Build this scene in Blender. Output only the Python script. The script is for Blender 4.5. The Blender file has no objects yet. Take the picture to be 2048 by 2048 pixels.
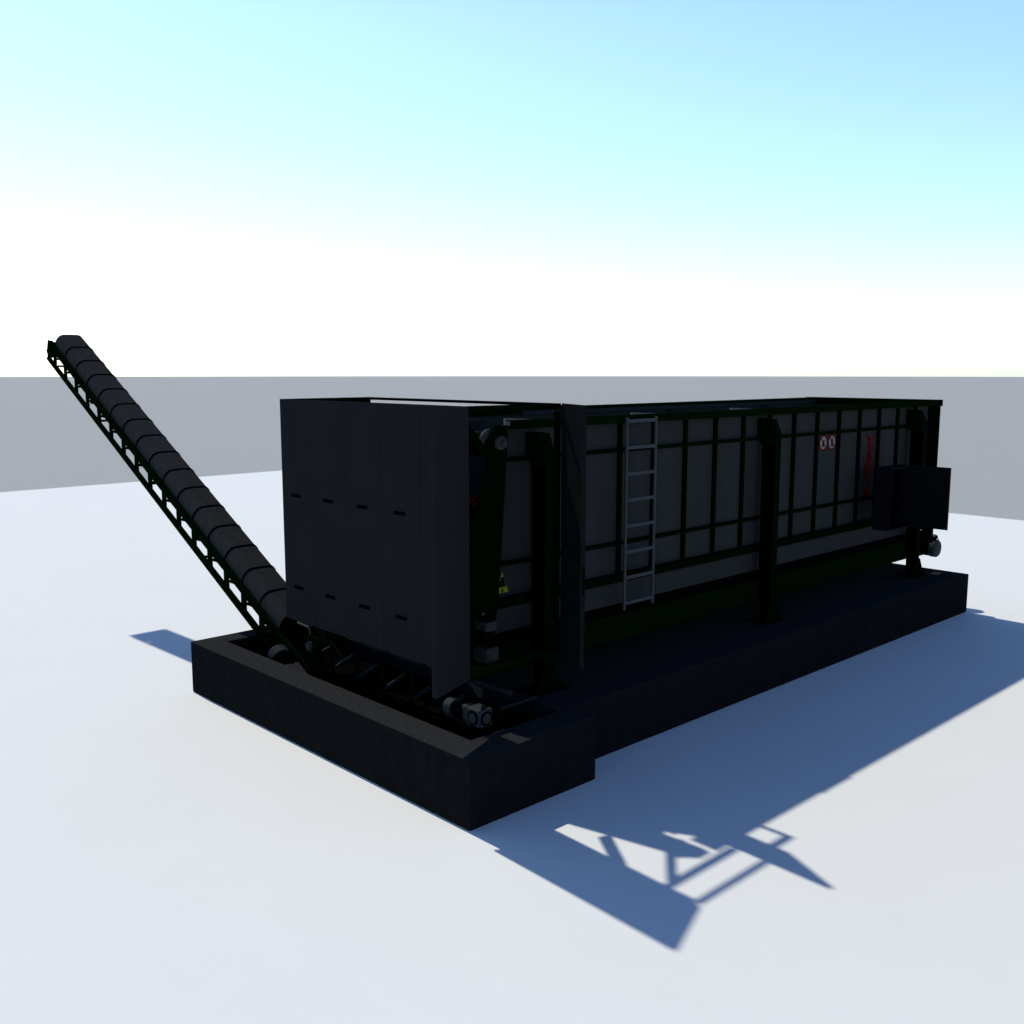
import bpy, bmesh, math, random
from mathutils import Vector, Matrix
random.seed(3)
S = bpy.context.scene
C = S.collection
R = math.radians

# ------------------------------------------------------------------ camera
cam_d = bpy.data.cameras.new("camera"); cam = bpy.data.objects.new("camera", cam_d); C.objects.link(cam)
cam_d.sensor_width = 36; cam_d.lens = 35.0; cam_d.clip_start = .05; cam_d.clip_end = 5000
CAM_YAW, CAM_PITCH = 0.81214698, 0.14138612
cam.location = (-4.98601, -5.75716, 3.7)
cam.rotation_euler = (math.pi/2 - CAM_PITCH, 0, CAM_YAW - math.pi/2)
S.camera = cam

# ------------------------------------------------------------------ light
SUN = Vector((.018, .452, .602)).normalized()
SUN_EL = math.asin(SUN.z)
world = bpy.data.worlds.new("World"); S.world = world; world.use_nodes = True
wn = world.node_tree.nodes; wl = world.node_tree.links
bg = wn['Background']
sky = wn.new('ShaderNodeTexSky'); sky.sky_type = 'NISHITA'; sky.sun_disc = False
sky.sun_elevation = SUN_EL; sky.sun_rotation = math.atan2(SUN.x, SUN.y)
sky.altitude = 0; sky.air_density = 1.0; sky.dust_density = 0.5; sky.ozone_density = 1.0
# deep clear-day sky: the zenith is a much darker blue than the band above the horizon
wt = wn.new('ShaderNodeTexCoord'); wx = wn.new('ShaderNodeSeparateXYZ'); wr = wn.new('ShaderNodeValToRGB'); wm = wn.new('ShaderNodeMix')
wm.data_type = 'RGBA'; wm.blend_type = 'MULTIPLY'; wm.inputs[0].default_value = 1
wl.new(wt.outputs['Generated'], wx.inputs[0]); wl.new(wx.outputs['Z'], wr.inputs[0])
wr.color_ramp.interpolation = 'EASE'
wr.color_ramp.elements[0].position = .30; wr.color_ramp.elements[0].color = (.83, .965, 1.20, 1)
wr.color_ramp.elements[1].position = .62; wr.color_ramp.elements[1].color = (.075, .13, .235, 1)
wl.new(sky.outputs[0], wm.inputs[6]); wl.new(wr.outputs[0], wm.inputs[7])
wl.new(wm.outputs[2], bg.inputs[0]); bg.inputs[1].default_value = .15
sl = bpy.data.lights.new("sun", 'SUN'); sl.energy = 2.2; sl.angle = R(.9); sl.color = (1, .94, .80)
so = bpy.data.objects.new("sun", sl); C.objects.link(so)
so.rotation_euler = SUN.to_track_quat('Z', 'Y').to_euler(); so.location = (0, 12, 20)
S.view_settings.view_transform = 'Standard'; S.view_settings.look = 'None'
S.view_settings.exposure = .58; S.view_settings.gamma = 1; S.view_settings.use_curve_mapping = False

# ------------------------------------------------------------------ materials
def mat(name, col, rough=.6, metal=0, spec=.3, noise=0, nscale=20, bump=0, bscale=60, streak=False):
    m = bpy.data.materials.new(name); m.use_nodes = True
    n = m.node_tree.nodes; l = m.node_tree.links; b = n['Principled BSDF']
    b.inputs['Roughness'].default_value = rough; b.inputs['Metallic'].default_value = metal
    b.inputs['Specular IOR Level'].default_value = spec
    tc = n.new('ShaderNodeTexCoord'); mp = n.new('ShaderNodeMapping'); l.new(tc.outputs['Object'], mp.inputs[0])
    if streak: mp.inputs['Scale'].default_value = (1, 1, .12)
    if noise:
        t = n.new('ShaderNodeTexNoise'); t.inputs['Scale'].default_value = nscale; t.inputs['Detail'].default_value = 8
        t.inputs['Roughness'].default_value = .65
        l.new(mp.outputs[0], t.inputs[0])
        r = n.new('ShaderNodeValToRGB'); r.color_ramp.elements[0].position = .3; r.color_ramp.elements[1].position = .72
        r.color_ramp.elements[0].color = tuple(c*(1-noise) for c in col)+(1,)
        r.color_ramp.elements[1].color = tuple(c*(1+noise) for c in col)+(1,)
        l.new(t.outputs[0], r.inputs[0]); l.new(r.outputs[0], b.inputs['Base Color'])
    else: b.inputs['Base Color'].default_value = (*col, 1)
    if bump:
        t2 = n.new('ShaderNodeTexNoise'); t2.inputs['Scale'].default_value = bscale; t2.inputs['Detail'].default_value = 6
        l.new(tc.outputs['Object'], t2.inputs[0])
        bp = n.new('ShaderNodeBump'); bp.inputs['Strength'].default_value = bump; bp.inputs['Distance'].default_value = .01
        l.new(t2.outputs[0], bp.inputs['Height']); l.new(bp.outputs[0], b.inputs['Normal'])
    return m
M = dict(
    pad=mat('white_pad', (.79, .805, .79), .9, spec=.1, noise=.015, nscale=.6),
    gray=mat('grey_ground', (.392, .398, .392), .95, spec=.05),
    conc=mat('shaded_concrete', (.0080, .0083, .0090), .9, spec=0, noise=.25, nscale=7, bump=.5, bscale=40),  # concrete sides, with shade mixed into the darker colour
    conctop=mat('sunlit_concrete', (.0235, .0243, .0256), .9, spec=0, noise=.22, nscale=22, bump=.5, bscale=40),  # same concrete, sunlight painted in as a lighter tone for top faces
    panel=mat('grey_sheet', (.0265, .0265, .0270), .7, spec=0, noise=.10, nscale=3, streak=True),
    door=mat('dark_grey_sheet', (.0148, .0155, .0165), .7, spec=0, noise=.08, nscale=2),
    green=mat('dark_green_paint', (.0014, .0045, .0009), .7, spec=0, noise=.2, nscale=6),
    bright_green=mat('green_paint', (.0019, .0058, .0013), .7, spec=0, noise=.2, nscale=6),
    inner=mat('shaded_grey_sheet', (.0088, .0090, .0096), .7, spec=0, noise=.1, nscale=3),  # door sheet with the leaf's shade painted into its colour
    black=mat('black_steel', (.0014, .0014, .0017), .7, spec=0),
    belt=mat('belt_cover_sheet', (.0260, .0265, .0275), .7, spec=0, noise=.18, nscale=16),
    rubber=mat('rubber_belt', (.002, .002, .002), .8, spec=0),
    cab=mat('cabinet_paint', (.0045, .0050, .0066), .6, spec=.02),
    motor=mat('motor_casing', (.029, .030, .032), .6, spec=.03, noise=.1, nscale=12),
    galv=mat('galvanised_steel', (.041, .043, .047), .6, spec=.05, noise=.12, nscale=30),
    roller=mat('roller_steel', (.008, .011, .016), .5, spec=.03),
    rust=mat('red_brown_drum', (.007, .0022, .0015), .7, spec=0, noise=.3, nscale=12),
    red=mat('red_lettering', (.11, .0008, .0010), .6, spec=0),
    white=mat('white_sticker', (.17, .16, .17), .6, spec=0),
    yellow=mat('yellow_sticker', (.24, .25, .015), .6, spec=0),
    ink=mat('black_ink', (.008, .008, .008), .7, spec=0),
)

# ------------------------------------------------------------------ helpers
class MB:
    def __init__(s): s.bm = bmesh.new()
    def box(s, x0, x1, y0, y1, z0, z1):
        vs = [s.bm.verts.new((x, y, z)) for x in (x0, x1) for y in (y0, y1) for z in (z0, z1)]
        for f in ((0,1,3,2),(4,6,7,5),(0,4,5,1),(2,3,7,6),(0,2,6,4),(1,5,7,3)): s.bm.faces.new([vs[i] for i in f])
        return s
    def prism(s, pts, axis, a, b):
        """closed polygon pts (2D) extruded along axis 0/1/2 from a to b"""
        def P(p, t):
            return {0:(t,p[0],p[1]), 1:(p[0],t,p[1]), 2:(p[0],p[1],t)}[axis]
        A = [s.bm.verts.new(P(p,a)) for p in pts]; B = [s.bm.verts.new(P(p,b)) for p in pts]
        n = len(pts)
        s.bm.faces.new(A); s.bm.faces.new(B[::-1])
        for i in range(n): s.bm.faces.new((A[i],B[i],B[(i+1)%n],A[(i+1)%n]))
        return s
    def bar(s, p, q, w, h=None, up=(0,0,1)):
        p, q = Vector(p), Vector(q); d = (q-p).normalized(); h = h or w
        u = Vector(up)
        if abs(d.dot(u)) > .97: u = Vector((0,1,0))
        r = d.cross(u).normalized(); u = r.cross(d).normalized()
        A = [s.bm.verts.new(p + r*a*w/2 + u*b*h/2) for a,b in ((-1,-1),(1,-1),(1,1),(-1,1))]
        B = [s.bm.verts.new(q + r*a*w/2 + u*b*h/2) for a,b in ((-1,-1),(1,-1),(1,1),(-1,1))]
        s.bm.faces.new(A[::-1]); s.bm.faces.new(B)
        for i in range(4): s.bm.faces.new((A[i],A[(i+1)%4],B[(i+1)%4],B[i]))
        return s
    def tube(s, p, q, r, seg=20, r2=None):
        p, q = Vector(p), Vector(q); d = (q-p).normalized(); r2 = r if r2 is None else r2
        u = Vector((0,0,1))
        if abs(d.dot(u)) > .97: u = Vector((1,0,0))
        a = d.cross(u).normalized(); b = a.cross(d).normalized()
        A = [s.bm.verts.new(p + (a*math.cos(t)+b*math.sin(t))*r) for t in [2*math.pi*i/seg for i in range(seg)]]
        B = [s.bm.verts.new(q + (a*math.cos(t)+b*math.sin(t))*r2) for t in [2*math.pi*i/seg for i in range(seg)]]
        s.bm.faces.new(A[::-1]); s.bm.faces.new(B)
        for i in range(seg): s.bm.faces.new((A[i],A[(i+1)%seg],B[(i+1)%seg],B[i]))
        return s
    def path(s, pts, r, seg=8):
        for a, b in zip(pts, pts[1:]): s.tube(a, b, r, seg)
        return s
    def lathe(s, p, d, prof, seg=28):
        """prof: (distance along d, radius)"""
        p, d = Vector(p), Vector(d).normalized(); u = Vector((0,0,1))
        if abs(d.dot(u)) > .97: u = Vector((1,0,0))
        a = d.cross(u).normalized(); b = a.cross(d).normalized()
        rings = [[s.bm.verts.new(p + d*t + (a*math.cos(k)+b*math.sin(k))*r) for k in [2*math.pi*i/seg for i in range(seg)]] for t, r in prof]
        s.bm.faces.new(rings[0][::-1]); s.bm.faces.new(rings[-1])
        for X, Y in zip(rings, rings[1:]):
            for i in range(seg): s.bm.faces.new((X[i],X[(i+1)%seg],Y[(i+1)%seg],Y[i]))
        return s
    def build(s, name, m, parent=None, bevel=0, smooth=False, segs=2):
        bmesh.ops.recalc_face_normals(s.bm, faces=s.bm.faces)
        me = bpy.data.meshes.new(name); s.bm.to_mesh(me); s.bm.free()
        o = bpy.data.objects.new(name, me); C.objects.link(o); me.materials.append(M[m])
        if parent:
            o.parent = parent
            ab = Vector((0,0,0)); q = parent
            while q: ab += q.location; q = q.parent
            me.transform(Matrix.Translation(-ab))
        if smooth:
            for p in me.polygons: p.use_smooth = True
            try: me.set_sharp_from_angle(angle=R(35))
            except Exception: pass
        if bevel:
            b = o.modifiers.new('bevel', 'BEVEL'); b.width = bevel; b.segments = segs; b.limit_method = 'ANGLE'; b.angle_limit = R(40)
            b.harden_normals = False
        return o
def sunlit_top(o):  # upward faces get the paler concrete with painted-in sunlight
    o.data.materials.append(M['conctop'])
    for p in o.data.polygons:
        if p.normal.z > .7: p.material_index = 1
def thing(name, label, cat, loc=(0,0,0), group=None):
    o = bpy.data.objects.new(name, None); C.objects.link(o); o.location = loc
    o['label'] = label; o['category'] = cat
    if group: o['group'] = group
    return o
def tag(o, label, cat, group=None):
    o['label'] = label; o['category'] = cat
    if group: o['group'] = group
    return o
def recopy(o, parent, dx=0, dy=0, dz=0):
    c = o.copy(); C.objects.link(c); c.parent = parent; c.location = o.location + Vector((dx,dy,dz))
    for ch in list(o.children):
        k = ch.copy(); C.objects.link(k); k.parent = c
    return c

# ------------------------------------------------------------------ setting
bm = MB()
bm.lathe((-5,-6,-.06), (0,0,1), [(-.5, 640), (.04, 640)], seg=180)
g = bm.build('ground', 'gray'); g['kind'] = 'structure'
p = MB().box(-30, 21.1, -30, 27, -.5, 0).build('pavement', 'pad'); p['kind'] = 'structure'

# ------------------------------------------------------------------ concrete base
H = .602
base = thing('concrete_base', 'dark rough concrete base with an open pit, standing under the whole machine', 'concrete base', (0,0,0))
b = MB()
# wide pit block: outline walls as one ring (outer 0..1.52 x 0..4.9, inner .32..1.50 x .345..4.60)
def ring(b, ox0, ox1, oy0, oy1, ix0, ix1, iy0, iy1, z0, z1):
    o = [(ox0,oy0),(ox1,oy0),(ox1,oy1),(ox0,oy1)]; i = [(ix0,iy0),(ix1,iy0),(ix1,iy1),(ix0,iy1)]
    V = lambda pts, z: [b.bm.verts.new((x,y,z)) for x,y in pts]
    O0,O1,I0,I1 = V(o,z0),V(o,z1),V(i,z0),V(i,z1)
    for k in range(4):
        n = (k+1)%4
        b.bm.faces.new((O0[k],O0[n],O1[n],O1[k])); b.bm.faces.new((I0[k],I1[k],I1[n],I0[n]))
        b.bm.faces.new((O1[k],O1[n],I1[n],I1[k])); b.bm.faces.new((O0[k],I0[k],I0[n],O0[n]))
ring(b, 0, 1.523, 0, 4.902, .318, 1.40, .345, 4.615, .001, H)
sunlit_top(b.build('pit_wall', 'conc', base, bevel=.014))
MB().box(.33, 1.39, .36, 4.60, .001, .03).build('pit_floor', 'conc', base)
sunlit_top(MB().box(1.526, 10.455, .312, 3.69, .001, H-.003).build('long_slab', 'conc', base, bevel=.014))

# ------------------------------------------------------------------ feed hopper
YN, YF = 1.05, 3.02          # wall planes (near / far)
X0, X1 = 1.38, 10.40
ZR = 3.24
hop = thing('feed_hopper', 'long open-topped feed hopper with grey panels and dark green ribs on six legs', 'hopper', (5.9, 2.0, H))
def wall_poly(z0, z1):
    return [(1.03, z0), (X1, z0), (X1, z1), (1.375, z1), (1.21, 2.78)]
MB().prism(wall_poly(1.215, 3.17), 1, YN, YN+.03).build('side_wall', 'panel', hop)
MB().prism(wall_poly(1.215, 3.17), 1, YF-.03, YF).build('side_wall', 'panel', hop)
# tapered end wall
MB().prism([(YN+.03, 3.17), (YF-.03, 3.17), (YF-.03, 1.45), (YF-.20, 1.0), (YN+.20, 1.0), (YN+.03, 1.45)], 0, X1-.03, X1).build('end_wall', 'panel', hop)
MB().box(1.2, X1-.03, YN+.05, YF-.05, 1.02, 1.07).build('floor', 'black', hop)
def rim(y0, y1):
    return MB().box(1.28, X1+.03, y0, y1, 3.235, ZR+.005).box(1.28, X1+.03, y0, y0+.012, 3.165, 3.235)
rim(.868, .935).build('rim', 'bright_green', hop)
MB().box(1.40, X1+.03, YF-.06, YF+.13, 3.235, ZR+.005).box(1.40, X1+.03, YF+.118, YF+.13, 3.165, 3.235).box(1.40, X1, YF-.06, YF-.048, 3.212, 3.235).build('rim', 'bright_green', hop)
MB().box(X1-.08, X1+.04, .868, YF+.13, 3.155, ZR+.012).build('rim', 'bright_green', hop)
# vertical ribs
ribx = [1.86, 2.44, 3.008, 3.57] + [4.135 + .5735*k for k in range(11)]
proto = None
for k, x in enumerate(ribx):
    if k == 0: continue
    for side in (0, 1):
        if k in (4,):
            pass
        y0, y1 = (1.01, YN) if side == 0 else (YF, YF+.085)
        if proto is None or side == 1 and k == 1:
            o = MB().box(x-.022, x+.022, y0, y1, 1.56, 3.164).build('rib', 'green', hop)
            if side == 0: proto = o; proto_n = (o, x)
            else: proto_f = (o, x)
        else:
            src, sx = (proto_n if side == 0 else proto_f)
            recopy(src, hop, dx=x-sx)
MB().box(X1-.05, X1+.012, .885, YN, 1.02, 3.16).build('corner_post', 'green', hop)
MB().box(X1-.05, X1+.012, YF, YF+.11, 1.02, 3.16).build('corner_post', 'green', hop)
# horizontal rails between the ribs
MB().box(1.28, X1, YF-.06, YF-.048, 3.16, 3.210).build('inner_lip', 'panel', hop)
MB().box(1.28, X1, .881, YN+.03, 3.172, 3.186).build('rim_ledge', 'green', hop)
for z, t, d in ((2.872, .036, 1.0), (1.885, .036, 1.0), (1.515, .085, .97)):
    xa = 1.05 + (z-1.2)*.12
    MB().box(xa, X1-.05, d, YN, z-t/2, z+t/2).build('side_rail', 'green', hop)
    MB().box(xa, X1-.05, YF, YF+(YN-d), z-t/2, z+t/2).build('side_rail', 'green', hop)
# slanted front edge of the near wall
MB().bar((1.03, 1.02, 1.22), (1.225, 1.02, 2.78), .05, .05).build('front_edge', 'green', hop)
MB().bar((1.03, YF+.035, 1.22), (1.225, YF+.035, 2.78), .05, .05).build('front_edge', 'green', hop)
# sill beams
for s, (y0, y1) in enumerate(((.93, 1.03), (2.99, 3.09))):
    MB().box(.60, X1-.35, y0, y1, .86, 1.13).box(1.25, X1-.3, y0-.03 if s == 0 else y1-.03, y0+.03 if s == 0 else y1+.03, 1.135, 1.15).build('sill_beam', 'bright_green', hop)
    MB().box(1.1, X1-.05, y0+.085, y0+.099, 1.135, 1.214).build('skirt', 'black', hop)
for x in (2.6, 4.3, 6.9, 8.6):
    MB().box(x-.04, x+.04, 1.035, 2.985, .9, 1.01).build('cross_member', 'black', hop)
# legs
def leg(x, near):
    sgn = 1 if near else -1
    f = lambda y: y if near else 2*2.01 - y
    b = MB()
    b.prism([(f(YN-.002), 3.115), (f(.86), 3.11), (f(.79), 2.935), (f(.79), .615), (f(.928), .615), (f(.928), 1.13), (f(.96), 1.25), (f(.97), 2.8), (f(YN-.002), 2.9)], 0, x-.080, x+.056)
    b.box(x-.080, x-.068, min(f(.79), f(.93)), max(f(.79), f(.93)), .62, 2.8)
    o = b.build('leg', 'green', hop)
    f0 = MB()
    ya, yb = sorted((f(.80), f(.822)))
    f0.prism([(x-.20, .617), (x+.20, .617), (x+.062, .87), (x-.062, .87)], 1, *sorted((f(.775), f(.788))))
    ya, yb = sorted((f(.73), f(1.03)))
    f0.box(x-.22, x+.22, ya, yb, .601, .616)
    o2 = f0.build('foot', 'green', hop)
    w = o2.matrix_basis.copy(); o2.parent = o; o2.location = (0,0,0)
    return o
for x in (1.72, 5.685, 9.69):
    for near in (True, False): leg(x, near)
# cross struts in the top of the hopper
for x in (1.74, 5.70, 9.70):
    MB().bar((x, YN+.035, 3.05), (x, YF-.035, 3.05), .06, .06).build('tie_bar', 'panel', hop)
# sunlit wedge plates on the far wall
for x in (2.35, 6.35, 8.75):
    MB().prism([(YF-.035, 3.16), (YF-.6, 3.16), (YF-.035, 2.75)], 0, x-.012, x+.012).build('stiffener', 'panel', hop)

for xa, xb in ((1.79, 2.2), (3.74, 4.22), (5.68, 6.26)):
    b = MB(); top = [(xa, 1.5, 3.232), (xb, 1.5, 3.205), (xb-.28, 1.3, 3.112), (xa-.185, 1.3, 3.142)]
    A = [b.bm.verts.new(q) for q in top]; B = [b.bm.verts.new((q[0], q[1]+.012, q[2]-.006)) for q in top]
    b.bm.faces.new(A); b.bm.faces.new(B[::-1])
    for i in range(4): b.bm.faces.new((A[i], B[i], B[(i+1)%4], A[(i+1)%4]))
    b.build('sloped_plate', 'galv', hop)
# gear motor helper
def gear_motor(parent, p, d, L=.42, r=.10, box=None, name='gear_motor', fins=True, dark=False):
    p = Vector(p); d = Vector(d).normalized()
    o = MB().lathe(p, d, [(0, r*.86), (L*.62, r*.86), (L*.62, r*.92), (L*.66, r*.92)]).build(name, 'black', parent, smooth=True)
    c = MB().lathe(p - d*.11, d, [(0, r*.55), (.012, r*.95), (.03, r*1.08), (.115, r*1.08), (.115, r*.9)]).build('fan_cover', 'black' if dark else 'motor', o, smooth=True)
    f = MB(); u = Vector((0,0,1)); a = d.cross(u).normalized(); bb = a.cross(d).normalized()
    for i in range(22):
        t = 2*math.pi*i/22; n = a*math.cos(t)+bb*math.sin(t)
        f.bar(p + n*r*.9 + d*.03, p + n*r*.9 + d*L*.58, .006, r*.2, up=n)
    f.build('cooling_fin', 'black', o)
    return o

# drive at the far end of the hopper
gm = gear_motor(hop, (10.62, .98, .90), (0,1,0), .75, .13)
MB().box(10.55, 10.69, .93, 1.12, 1.035, 1.085).build('terminal_box', 'black', gm, bevel=.008)
MB().box(10.50, 10.74, 1.125, 1.16, .76, 1.04).build('flange', 'panel', gm, bevel=.01)
MB().box(10.42, 10.80, 1.32, 1.75, .74, 1.06).build('gearbox', 'black', gm, bevel=.02)
MB().box(10.405, 10.75, 1.05, 1.35, 1.02, 1.075).build('motor_bracket', 'black', hop)
MB().path([(10.6, 1.5, 1.10), (10.6, .95, 1.12), (10.6, .90, 1.11), (10.6, .88, 1.05)], .006).path([(10.68, 1.5, 1.08), (10.68, .98, 1.095), (10.68, .93, 1.085), (10.68, .91, 1.03)], .006).build('cable', 'black', gm)

# ------------------------------------------------------------------ discharge housing
HX0, HX1, HY0, HY1, HZ0, HZ1 = .52, 1.66, .60, 3.63, 1.03, 3.40
hou = thing('discharge_housing', 'tall dark grey roofless housing at the front end with its side doors swung open', 'housing', (1.1, 2.1, H))
fr = MB()
for (x, y) in ((HX0+.008, HY0+.045), (HX1-.045, HY0+.002), (HX0+.008, HY1-.045), (HX1-.045, HY1-.045)):
    MB().box(x, x+.045, y, y+.045, HZ0, HZ1-.075).build('post', 'green', hou)
MB().box(HX0+.03, HX1, HY0, HY0+.045, HZ1-.04, HZ1).build('top_beam', 'green', hou)
MB().box(HX0+.03, HX1, HY1-.045, HY1, HZ1-.07, HZ1).build('top_beam', 'green', hou)
MB().box(.565, 1.42, .855, .885, 3.295, 3.375).build('inner_beam', 'green', hou)
MB().box(HX1+.002, 1.93, .67, .73, 3.335, 3.372).box(1.88, 1.93, .732, .99, 3.335, 3.372).build('corner_bracket', 'green', hou)
MB().bar((.66, .87, 3.30), (1.0, .87, 2.92), .03, .07).build('brace', 'green', hou)
MB().box(HX1-.04, HX1, HY0+.047, HY1-.047, HZ1-.028, HZ1).build('top_beam', 'black', hou)
MB().box(HX0+.02, HX0+.06, HY0+.05, HY1-.05, HZ1-.06, HZ1-.005).build('top_beam', 'green', hou)
MB().box(HX0+.02, HX1, HY0+.01, HY0+.05, 1.035, 1.10).build('bottom_beam', 'bright_green', hou)
MB().box(HX0+.02, HX1, HY1-.05, HY1-.01, 1.035, 1.10).build('bottom_beam', 'bright_green', hou)
# front panels, each with two slot handles
ys = [HY1, 3.05, 2.447, 1.85, 1.25, HY0]
hy = [3.35, 2.75, 2.15, 1.555]
for i in range(5):
    ya, yb = ys[i+1]+.0015, ys[i]-.0015
    o = MB().box(HX0, HX0+.018, ya, yb, HZ0, HZ1).build('front_panel', 'door', hou, bevel=.003, segs=1)
    if i < 4:
        for z in (2.393, 1.405):
            MB().box(HX0-.014, HX0-.001, hy[i]-.083, hy[i]+.083, z-.016, z+.016).build('handle', 'black', o, bevel=.005)
# seam strip near the corner
# doors: thin sheets swung open
def door(hx, hy_, ex, ey, m='door'):
    h, e = Vector((hx, hy_, 0)), Vector((ex, ey, 0)); d = (e-h).normalized(); n = Vector((-d.y, d.x, 0))
    b = MB(); t = .012
    pts = [h, e, e+n*t, h+n*t]
    b.prism([(q.x, q.y) for q in pts], 2, HZ0, HZ1)
    # folded edges
    for q0, q1 in ((e-d*.03, e),):
        pp = [q0 - n*.03, q1 - n*.03, q1-n*.001, q0-n*.001]
        b.prism([(q.x, q.y) for q in pp], 2, HZ0+.01, HZ1-.01)
    o = b.build('door', m, hou)
    return o
d1 = door(HX0-.002, HY0-.004, -.03, .385)
d2 = door(HX1+.004, HY0-.004, 1.42, .078, 'inner')  # this leaf's sheet colour is darkened to carry its shade
MB().box(1.405, 1.419, .066, .074, 1.72, 1.98).build('door_latch', 'black', d2)
# side arm with drum bearing, drums, brace
for s in (0, 1):
    y0, y1 = ((.86, .89) if s == 0 else (3.13, 3.16))
    a = MB().prism([(1.235, 3.10), (1.225, 3.205), (1.09, 3.205), (.98, 3.04), (.97, 2.90), (.70, 1.55), (.72, 1.20), (1.04, 1.20), (1.115, 1.60)], 1, y0, y1).build('side_arm', 'green', hou)
    if s == 0:
        MB().lathe((1.13, .86, 3.05), (0,-1,0), [(0, .062), (.03, .062), (.03, .052), (.05, .050), (.05, .036), (.03, .036)]).build('bearing', 'galv', a, smooth=True)
        MB().lathe((1.13, .835, 3.05), (0,-1,0), [(0, .024), (.05, .024), (.06, .014)]).build('shaft_end', 'galv', a, smooth=True)
        MB().tube((.91, .86, 1.50), (.91, .84, 1.50), .02).build('bolt', 'galv', a)
MB().bar((.55, .84, 2.70), (.80, .84, 2.19), .04, .10).build('brace', 'green', hou)
for (x, z) in ((1.11, 3.02), (1.02, 2.45), (.93, 1.92)):
    b = MB().tube((x, .90, z), (x, 3.12, z), .10)
    for k in range(12):
        y = 1.0 + k*.18; t = k*.9
        for j in range(3):
            tt = t + j*2.094
            dv = Vector((math.cos(tt), 0, math.sin(tt)))
            b.bar(Vector((x,y,z))+dv*.09, Vector((x,y,z))+dv*.125, .05, .014)
    b.build('spiked_drum', 'rust', hou)
MB().tube((1.07, .92, 3.05), (1.07, .94, 3.05), .125).build('drum_end_disc', 'galv', hou)
# cross auger / gear drive low in the opening
gm = gear_motor(hou, (.90, .79, 1.38), (0,0,-1), .30, .065, dark=True)
MB().box(.82, .95, .70, .88, 1.37, 1.46).build('terminal_box', 'panel', gm, bevel=.012)
MB().box(.82, .96, .69, .88, 1.08, 1.22).lathe((.89, .692, 1.15), (0,-1,0), [(0, .06), (.012, .06), (.012, .045), (.02, .045)]).build('gearbox', 'panel', gm, bevel=.008)
MB().lathe((1.17, .86, 1.13), (0,-1,0), [(0, .075), (.04, .075), (.04, .05), (.055, .05), (.055, .02), (.07, .02)]).build('pulley', 'green', hou, smooth=True)
MB().prism([(.53,1.0),(.70,.90),(.70,.82),(.66,.82)], 1, .62, .63).build('chute_plate', 'door', hou)

# ------------------------------------------------------------------ inclined conveyor
con = thing('inclined_conveyor', 'dark inclined belt conveyor with rounded covers and truss sides rising out of the pit', 'conveyor', (.865, 3.6, .1))
CX0, CX1 = .60, 1.13
zt = lambda y: .507*y - 1.235       # top of rail
SL = Vector((0, 1, .507)).normalized(); NRM = Vector((0, -.507, 1)).normalized()
YA, YB = 3.05, 10.664
def truss(x, sx):
    t = MB()
    w = .012
    xa, xb = (x, x+w) if sx > 0 else (x-w, x)
    # top rail and bottom chord as sloped prisms in YZ
    t.prism([(YA, zt(YA)-.095), (YB-.12, zt(YB-.12)-.095), (YB-.02, zt(YB)-.155), (YB+.08, zt(YB)-.165), (YB+.02, zt(YB)-.02), (YB, zt(YB)), (YA, zt(YA))], 0, xa, xb)
    t2 = MB().prism([(YA+.35, zt(YA+.35)-.362), (YB+.127, zt(YB+.127)-.355), (YB+.02, zt(YB)-.235), (YA+.35, zt(YA+.35)-.222)], 0, xa, xb)
    o = t.build('top_rail', 'green', con); o2 = t2.build('bottom_chord', 'green', con)
    t3 = MB().prism([(YA, zt(YA)-.006), (YB-.02, zt(YB-.02)-.006), (YB-.02, zt(YB-.02)), (YA, zt(YA))], 0, *sorted((x+sx*.0125, x+sx*.06))).build('rail_flange', 'bright_green', con)
    # uprights and level struts
    for k in range(17):
        y = 10.51 - .4072*k
        if y < 3.9: break
        z = zt(y)
        yy = y - .055
        MB().bar((x+sx*.018, yy, z-.31), (x+sx*.018, yy, z-.05), .008, .125, up=(0,1,0)).build('upright', 'green', con)
        MB().bar((x+sx*.026, yy, z-.222), (x+sx*.026, yy-.25, z-.222), .012, .034).build('strut', 'green', con)
truss(CX0, 1); truss(CX1, -1)
MB().prism([(YB-.02, zt(YB)-.10), (YB+.085, zt(YB)-.165), (YB+.04, zt(YB)-.24), (YB-.02, zt(YB)-.30), (YB-.13, zt(YB)-.30), (YB-.13, zt(YB)-.12)], 0, CX0-.006, CX0-.001).build('head_plate', 'green', con)
# arched covers
prof = [(.65,-.03),(.65,.03)]
for i in range(1, 10):
    a_ = math.pi/2*i/9; prof.append((.65+.115*(1-math.cos(a_)), .03+.145*math.sin(a_)))
prof.append((.865, .178))
prof += [(1.73-x, z) for x, z in reversed(prof[:-1])]
def cover_mesh(L, grow, th, base_pt):
    b = MB(); cx = .865
    def ring_(d, g_):
        return [b.bm.verts.new(base_pt + SL*d + Vector((cx+(x-cx)*(1+g_)-base_pt.x, 0, 0)) + NRM*(z*(1+g_))) for x, z in prof]
    A, B = ring_(0, grow), ring_(L, grow); A2, B2 = ring_(0, grow-th), ring_(L, grow-th)
    n = len(prof)
    for i in range(n-1):
        b.bm.faces.new((A[i],A[i+1],B[i+1],B[i])); b.bm.faces.new((A2[i],B2[i],B2[i+1],A2[i+1]))
        b.bm.faces.new((A[i],A2[i],A2[i+1],A[i+1])); b.bm.faces.new((B[i],B[i+1],B2[i+1],B2[i]))
    for i in (0, n-1): b.bm.faces.new((A[i],B[i],B2[i],A2[i]))
    return b
step = .4055*math.sqrt(1+.507**2)
bp0 = Vector((.865, 4.03, zt(4.03)+.0))
n_cov = 16
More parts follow.
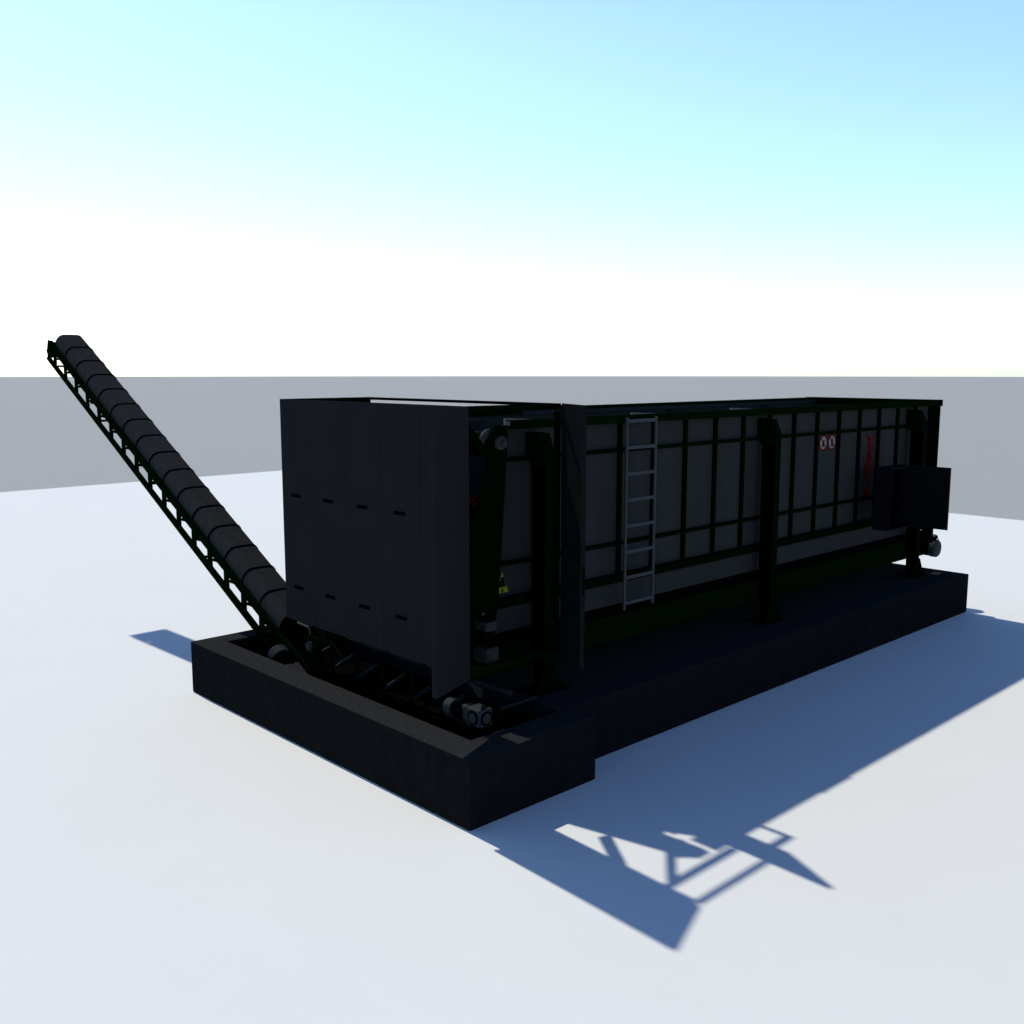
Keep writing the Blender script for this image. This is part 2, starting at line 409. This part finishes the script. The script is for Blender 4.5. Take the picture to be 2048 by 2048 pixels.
c0 = cover_mesh(step-.008, 0, .03, bp0).build('belt_cover', 'belt', con, smooth=True)
j0 = cover_mesh(.028, .035, .06, bp0 + SL*(step-.017)).build('cover_joint', 'black', con, smooth=True)
for k in range(1, n_cov):
    d = SL*step*k
    recopy(c0, con, d.x, d.y, d.z)
    if k < n_cov-1: recopy(j0, con, d.x, d.y, d.z)
MB().prism([(YB-.13, zt(YB)-.035), (YB+.02, zt(YB)-.05), (YB+.12, zt(YB)-.27), (YB+.105, zt(YB)-.275), (YB+.005, zt(YB)-.065), (YB-.13, zt(YB)-.055)], 0, CX0+.014, CX1-.014).build('head_hood', 'black', con)
# closing head plate under the last cover, belt and head drum
MB().prism([(3.15, zt(3.15)-.03), (10.40, zt(10.40)-.03), (10.40, zt(10.40)-.05), (3.15, zt(3.15)-.05)], 0, .68, 1.05).build('belt', 'rubber', con)
MB().tube((.655, 10.42, zt(10.42)-.07), (1.075, 10.42, zt(10.42)-.07), .06).build('head_drum', 'black', con)
for k in range(4):
    y = 4.4 + k*1.6
    MB().tube((CX0+.05, y, zt(y)-.20), (CX1-.05, y, zt(y)-.20), .022, 12).build('return_roller', 'roller', con)
for k in range(5):
    y = 10.45 - k*1.56
    MB().bar((CX0+.05, y, zt(y)-.30), (CX1-.05, y, zt(y)-.30), .03, .03).build('cross_member', 'green', con)
mp_ = Vector((.47, 3.70, .575))
gm = gear_motor(con, mp_, -SL, .36, .105)
MB().bar(mp_-SL*.215, mp_-SL*.46, .17, .19).build('gearbox', 'motor', gm, bevel=.015)

# ------------------------------------------------------------------ level conveyor in the pit
pit = thing('pit_conveyor', 'level belt conveyor with tilted rollers lying in the pit below the grey housing', 'conveyor', (.9, 2.0, .03))
for x in (.62, 1.20):
    MB().box(x, x+.03, .62, 3.35, .42, .50).build('side_beam', 'black', pit)
    MB().box(x+.002, x+.028, .62, 3.35, .03, .09).build('side_beam', 'black', pit)
    for k in range(6):
        y = .66 + .5*k
        MB().box(x+.001, x+.029, y, y+.04, .09, .42).build('upright', 'black', pit)
for k in range(6):
    y = 3.36 - .455*k
    MB().tube((.655, y+.02, .588), (.90, y+.02, .668), .019, 12).build('wing_roller', 'roller', pit)
    MB().bar((.66, y+.06, .52), (.66, y+.06, .82), .03, .03).build('support', 'green', pit)
for k in range(4):
    ya = 3.0 - k*.62
    MB().tube((1.0, ya, .80), (1.0, ya-.56, .80), .03, 14).build('guide_roller', 'roller', pit, smooth=True)
MB().box(.68, 1.16, .6, 3.4, .50, .515).build('belt', 'rubber', pit)
MB().path([(.62, 3.40, 1.0), (.60, 3.50, 1.0), (.58, 3.50, .985), (.58, 3.28, .975), (.60, 3.28, .90)], .012).build('handrail', 'galv', pit)
MB().box(.60, .66, 3.15, 3.42, .55, .86).build('end_plate', 'green', pit)
MB().lathe((.598, 3.29, .76), (-1,0,0), [(0, .055), (.02, .055), (.02, .04), (.035, .04)]).build('bearing', 'motor', pit, smooth=True)
MB().prism([(2.96,.90),(3.2,.90),(3.10,.985),(3.02,.97)], 0, .62, .66).build('cover_cap', 'rust', pit)
# drive and open frame box at the near end
gm = gear_motor(pit, (.60, .88, .68), (0,-1,0), .24, .075)
MB().box(.55, .66, .662, .745, .62, .76).build('gear_head', 'motor', gm, bevel=.02)
MB().box(.535, .69, .475, .658, .60, .765).build('gearbox', 'motor', gm, bevel=.018)
for (pt, dr) in (((.612, .475, .682), (0,-1,0)), ((.535, .567, .682), (-1,0,0))):
    MB().lathe(pt, dr, [(0, .066), (.006, .066), (.006, .048)]).build('gear_cover_ring', 'black', gm)
    MB().lathe(pt, dr, [(.0065, .046), (.010, .046)]).build('gear_cover', 'motor', gm)
for (x0, x1, z0, z1, n_) in ((.80, 1.24, .70, .735, 'frame_bar'), (.80, 1.24, .555, .58, 'frame_bar'), (.80, .83, .58, .70, 'frame_bar'), (1.21, 1.24, .58, .70, 'frame_bar')):
    MB().box(x0, x1, .50, .53, z0, z1).build(n_, 'green', pit)
MB().box(.79, 1.25, .488, .50, .712, .738).build('frame_edge', 'roller', pit)

# ------------------------------------------------------------------ ladder
lad = thing('ladder', 'pale metal ladder hung on the long side of the hopper', 'ladder', (3.08, .84, 1.2))
LX0, LX1, LY = 2.875, 3.345, .83
for x in (LX0, LX1):
    MB().box(x-.015, x+.015, LY-.012, LY+.012, 1.21, 3.222).build('rail', 'galv', lad, bevel=.004)
r0 = None
for k in range(8):
    z = 3.185 - k*.272
    if r0 is None: r0 = MB().box(LX0+.015, LX1-.015, LY-.010, LY+.009, z-.017, z+.017).build('rung', 'galv', lad)
    else: recopy(r0, lad, dz=z-3.185)

# ------------------------------------------------------------------ control cabinet
cab = thing('control_cabinet', 'black open control cabinet with its door swung out beside the far leg', 'cabinet', (8.4, .65, 1.5))
cx0, cx1, cy0, cy1, cz0, cz1 = 8.10, 8.78, .5, .74, 1.50, 2.37
b = MB().box(cx0, cx0+.015, cy0, cy1, cz0, cz1).box(cx1-.015, cx1, cy0, cy1, cz0, cz1).box(cx0+.016, cx1-.016, cy0, cy1, cz0, cz0+.015).box(cx0+.016, cx1-.016, cy0, cy1, cz1-.015, cz1).box(cx0+.016, cx1-.016, cy1-.015, cy1, cz0+.016, cz1-.016)
b.build('cabinet_body', 'cab', cab)
MB().box(cx0+.06, cx1-.06, cy1-.04, cy1-.018, cz0+.07, cz1-.07).build('mounting_plate', 'black', cab)
for k in range(3):
    MB().box(cx0+.10, cx1-.10, cy1-.09, cy1-.042, cz0+.15+k*.25, cz0+.27+k*.25).build('breaker_row', 'black', cab, bevel=.006)
MB().box(cx1, cx1+.018, -.01, cy0-.004, cz0, cz1).box(cx1-.02, cx1-.001, -.01, -.001, cz0+.01, cz1-.01).build('door', 'cab', cab)
for dx in (-.35, .35):
    MB().box(8.45+dx*.8-.02, 8.45+dx*.8+.02, .742, .954, 1.9, 1.94).build('bracket', 'black', cab)

# ------------------------------------------------------------------ stickers
def disc(b, cx, cz, r, y0, y1, seg=40, r_in=0):
    if r_in == 0: b.lathe((cx, y1, cz), (0,-1,0), [(0, r), (y1-y0, r)], seg)
    else:
        V = lambda rr, y: [b.bm.verts.new((cx+rr*math.cos(2*math.pi*i/seg), y, cz+rr*math.sin(2*math.pi*i/seg))) for i in range(seg)]
        A,B,Cc,D = V(r,y0),V(r_in,y0),V(r,y1),V(r_in,y1)
        for i in range(seg):
            n = (i+1)%seg
            b.bm.faces.new((A[i],A[n],B[n],B[i])); b.bm.faces.new((Cc[i],D[i],D[n],Cc[n]))
            b.bm.faces.new((A[i],Cc[i],Cc[n],A[n])); b.bm.faces.new((B[i],B[n],D[n],D[i]))
YS = YN
for i, (cx, what) in enumerate(((7.205, 'hand'), (7.432, 'figure'))):
    lab = ('red ringed prohibition sign, left of the pair on the hopper side',
           'red ringed prohibition sign, right of the pair on the hopper side')[i]
    sg = thing('prohibition_sign', lab, 'sign', (cx, YS, 2.737), group='round prohibition signs on the hopper side')
    b = MB(); disc(b, cx, 2.737, .085, YS-.004, YS-.001); b.build('sign_face', 'white', sg)
    b = MB(); disc(b, cx, 2.737, .107, YS-.006, YS-.001, r_in=.086); b.bar((cx-.062, YS-.0055, 2.737+.062), (cx+.062, YS-.0055, 2.737-.062), .002, .016, up=(1,0,1)); b.build('red_ring', 'red', sg)
    b = MB()
    if what == 'figure':
        disc(b, cx, 2.785, .014, YS-.0075, YS-.0045, 14)
        b.prism([(cx-.024,2.767),(cx+.024,2.767),(cx+.018,2.72),(cx+.02,2.678),(cx+.004,2.678),(cx,2.712),(cx-.006,2.678),(cx-.022,2.678),(cx-.016,2.72)], 1, YS-.0075, YS-.0045)
    else:
        b.prism([(cx-.03,2.69),(cx+.01,2.685),(cx+.022,2.74),(cx+.03,2.77),(cx+.016,2.772),(cx+.004,2.745),(cx-.01,2.775),(cx-.022,2.77),(cx-.02,2.735)], 1, YS-.0075, YS-.0045)
    b.build('pictogram', 'ink', sg)
# yellow warning triangle
ws = thing('warning_sign', 'yellow warning triangle sticker on the hopper wall inside the open side door', 'sign', (1.335, YS, 1.7))
b = MB().prism([(1.255, 1.60), (1.415, 1.60), (1.335, 1.80)], 1, YS-.004, YS-.001); b.build('sign_face', 'yellow', ws)
b = MB().prism([(1.282, 1.655), (1.388, 1.655), (1.352, 1.752), (1.318, 1.752)], 1, YS-.006, YS-.0045)
b.build('pictogram', 'ink', ws)
b = MB()
b.prism([(1.322,1.605),(1.348,1.605),(1.341,1.645),(1.329,1.645)], 1, YS-.006, YS-.0045)
b.build('pictogram', 'ink', ws)

# red lettering running up the panel
lg = thing('logo_sticker', 'red slanted brand lettering with a swoosh, running upwards on the hopper side', 'sticker', (8.49, YS, 2.38))
cu = bpy.data.curves.new('txt', 'FONT'); cu.body = 'Fliegl'; cu.shear = .35; cu.offset = .03; cu.extrude = .01; cu.size = 1.0
to = bpy.data.objects.new('txt', cu); C.objects.link(to)
bpy.context.view_layer.update()
dg = bpy.context.evaluated_depsgraph_get()
me = bpy.data.meshes.new_from_object(to.evaluated_get(dg)); bpy.data.objects.remove(to)
xs = [v.co.x for v in me.vertices]; ysx = [v.co.y for v in me.vertices]
w, h = max(xs)-min(xs), max(ysx)-min(ysx)
for v in me.vertices:
    u = (v.co.x-min(xs))/w; t = (v.co.y-min(ysx))/h
    v.co = Vector((.085 - t*.19 + u*.03, -.003 - (.0015 if v.co.z > 0 else 0), -.25 + u*.67))
me.materials.clear(); me.materials.append(M['red'])
lt = bpy.data.objects.new('lettering', me); C.objects.link(lt); lt.parent = lg
b = MB()
sw = []
for i in range(25):
    t = math.pi*(.5 + i/24*1.0)
    sw.append((8.48 + .092*math.cos(t+math.pi/2), 2.12 + .20*math.sin(t+math.pi/2)))
b.path([(x, YS-.003, z) for x, z in sw], .006, 6)
b.prism([(8.42,2.02),(8.54,2.02),(8.53,1.97),(8.50,1.925),(8.47,1.915),(8.44,1.96)], 1, YS-.004, YS-.001)
b.prism([(8.566,2.12),(8.578,2.12),(8.612,2.80),(8.600,2.80)], 1, YS-.004, YS-.001)
b.build('swoosh', 'red', lg)
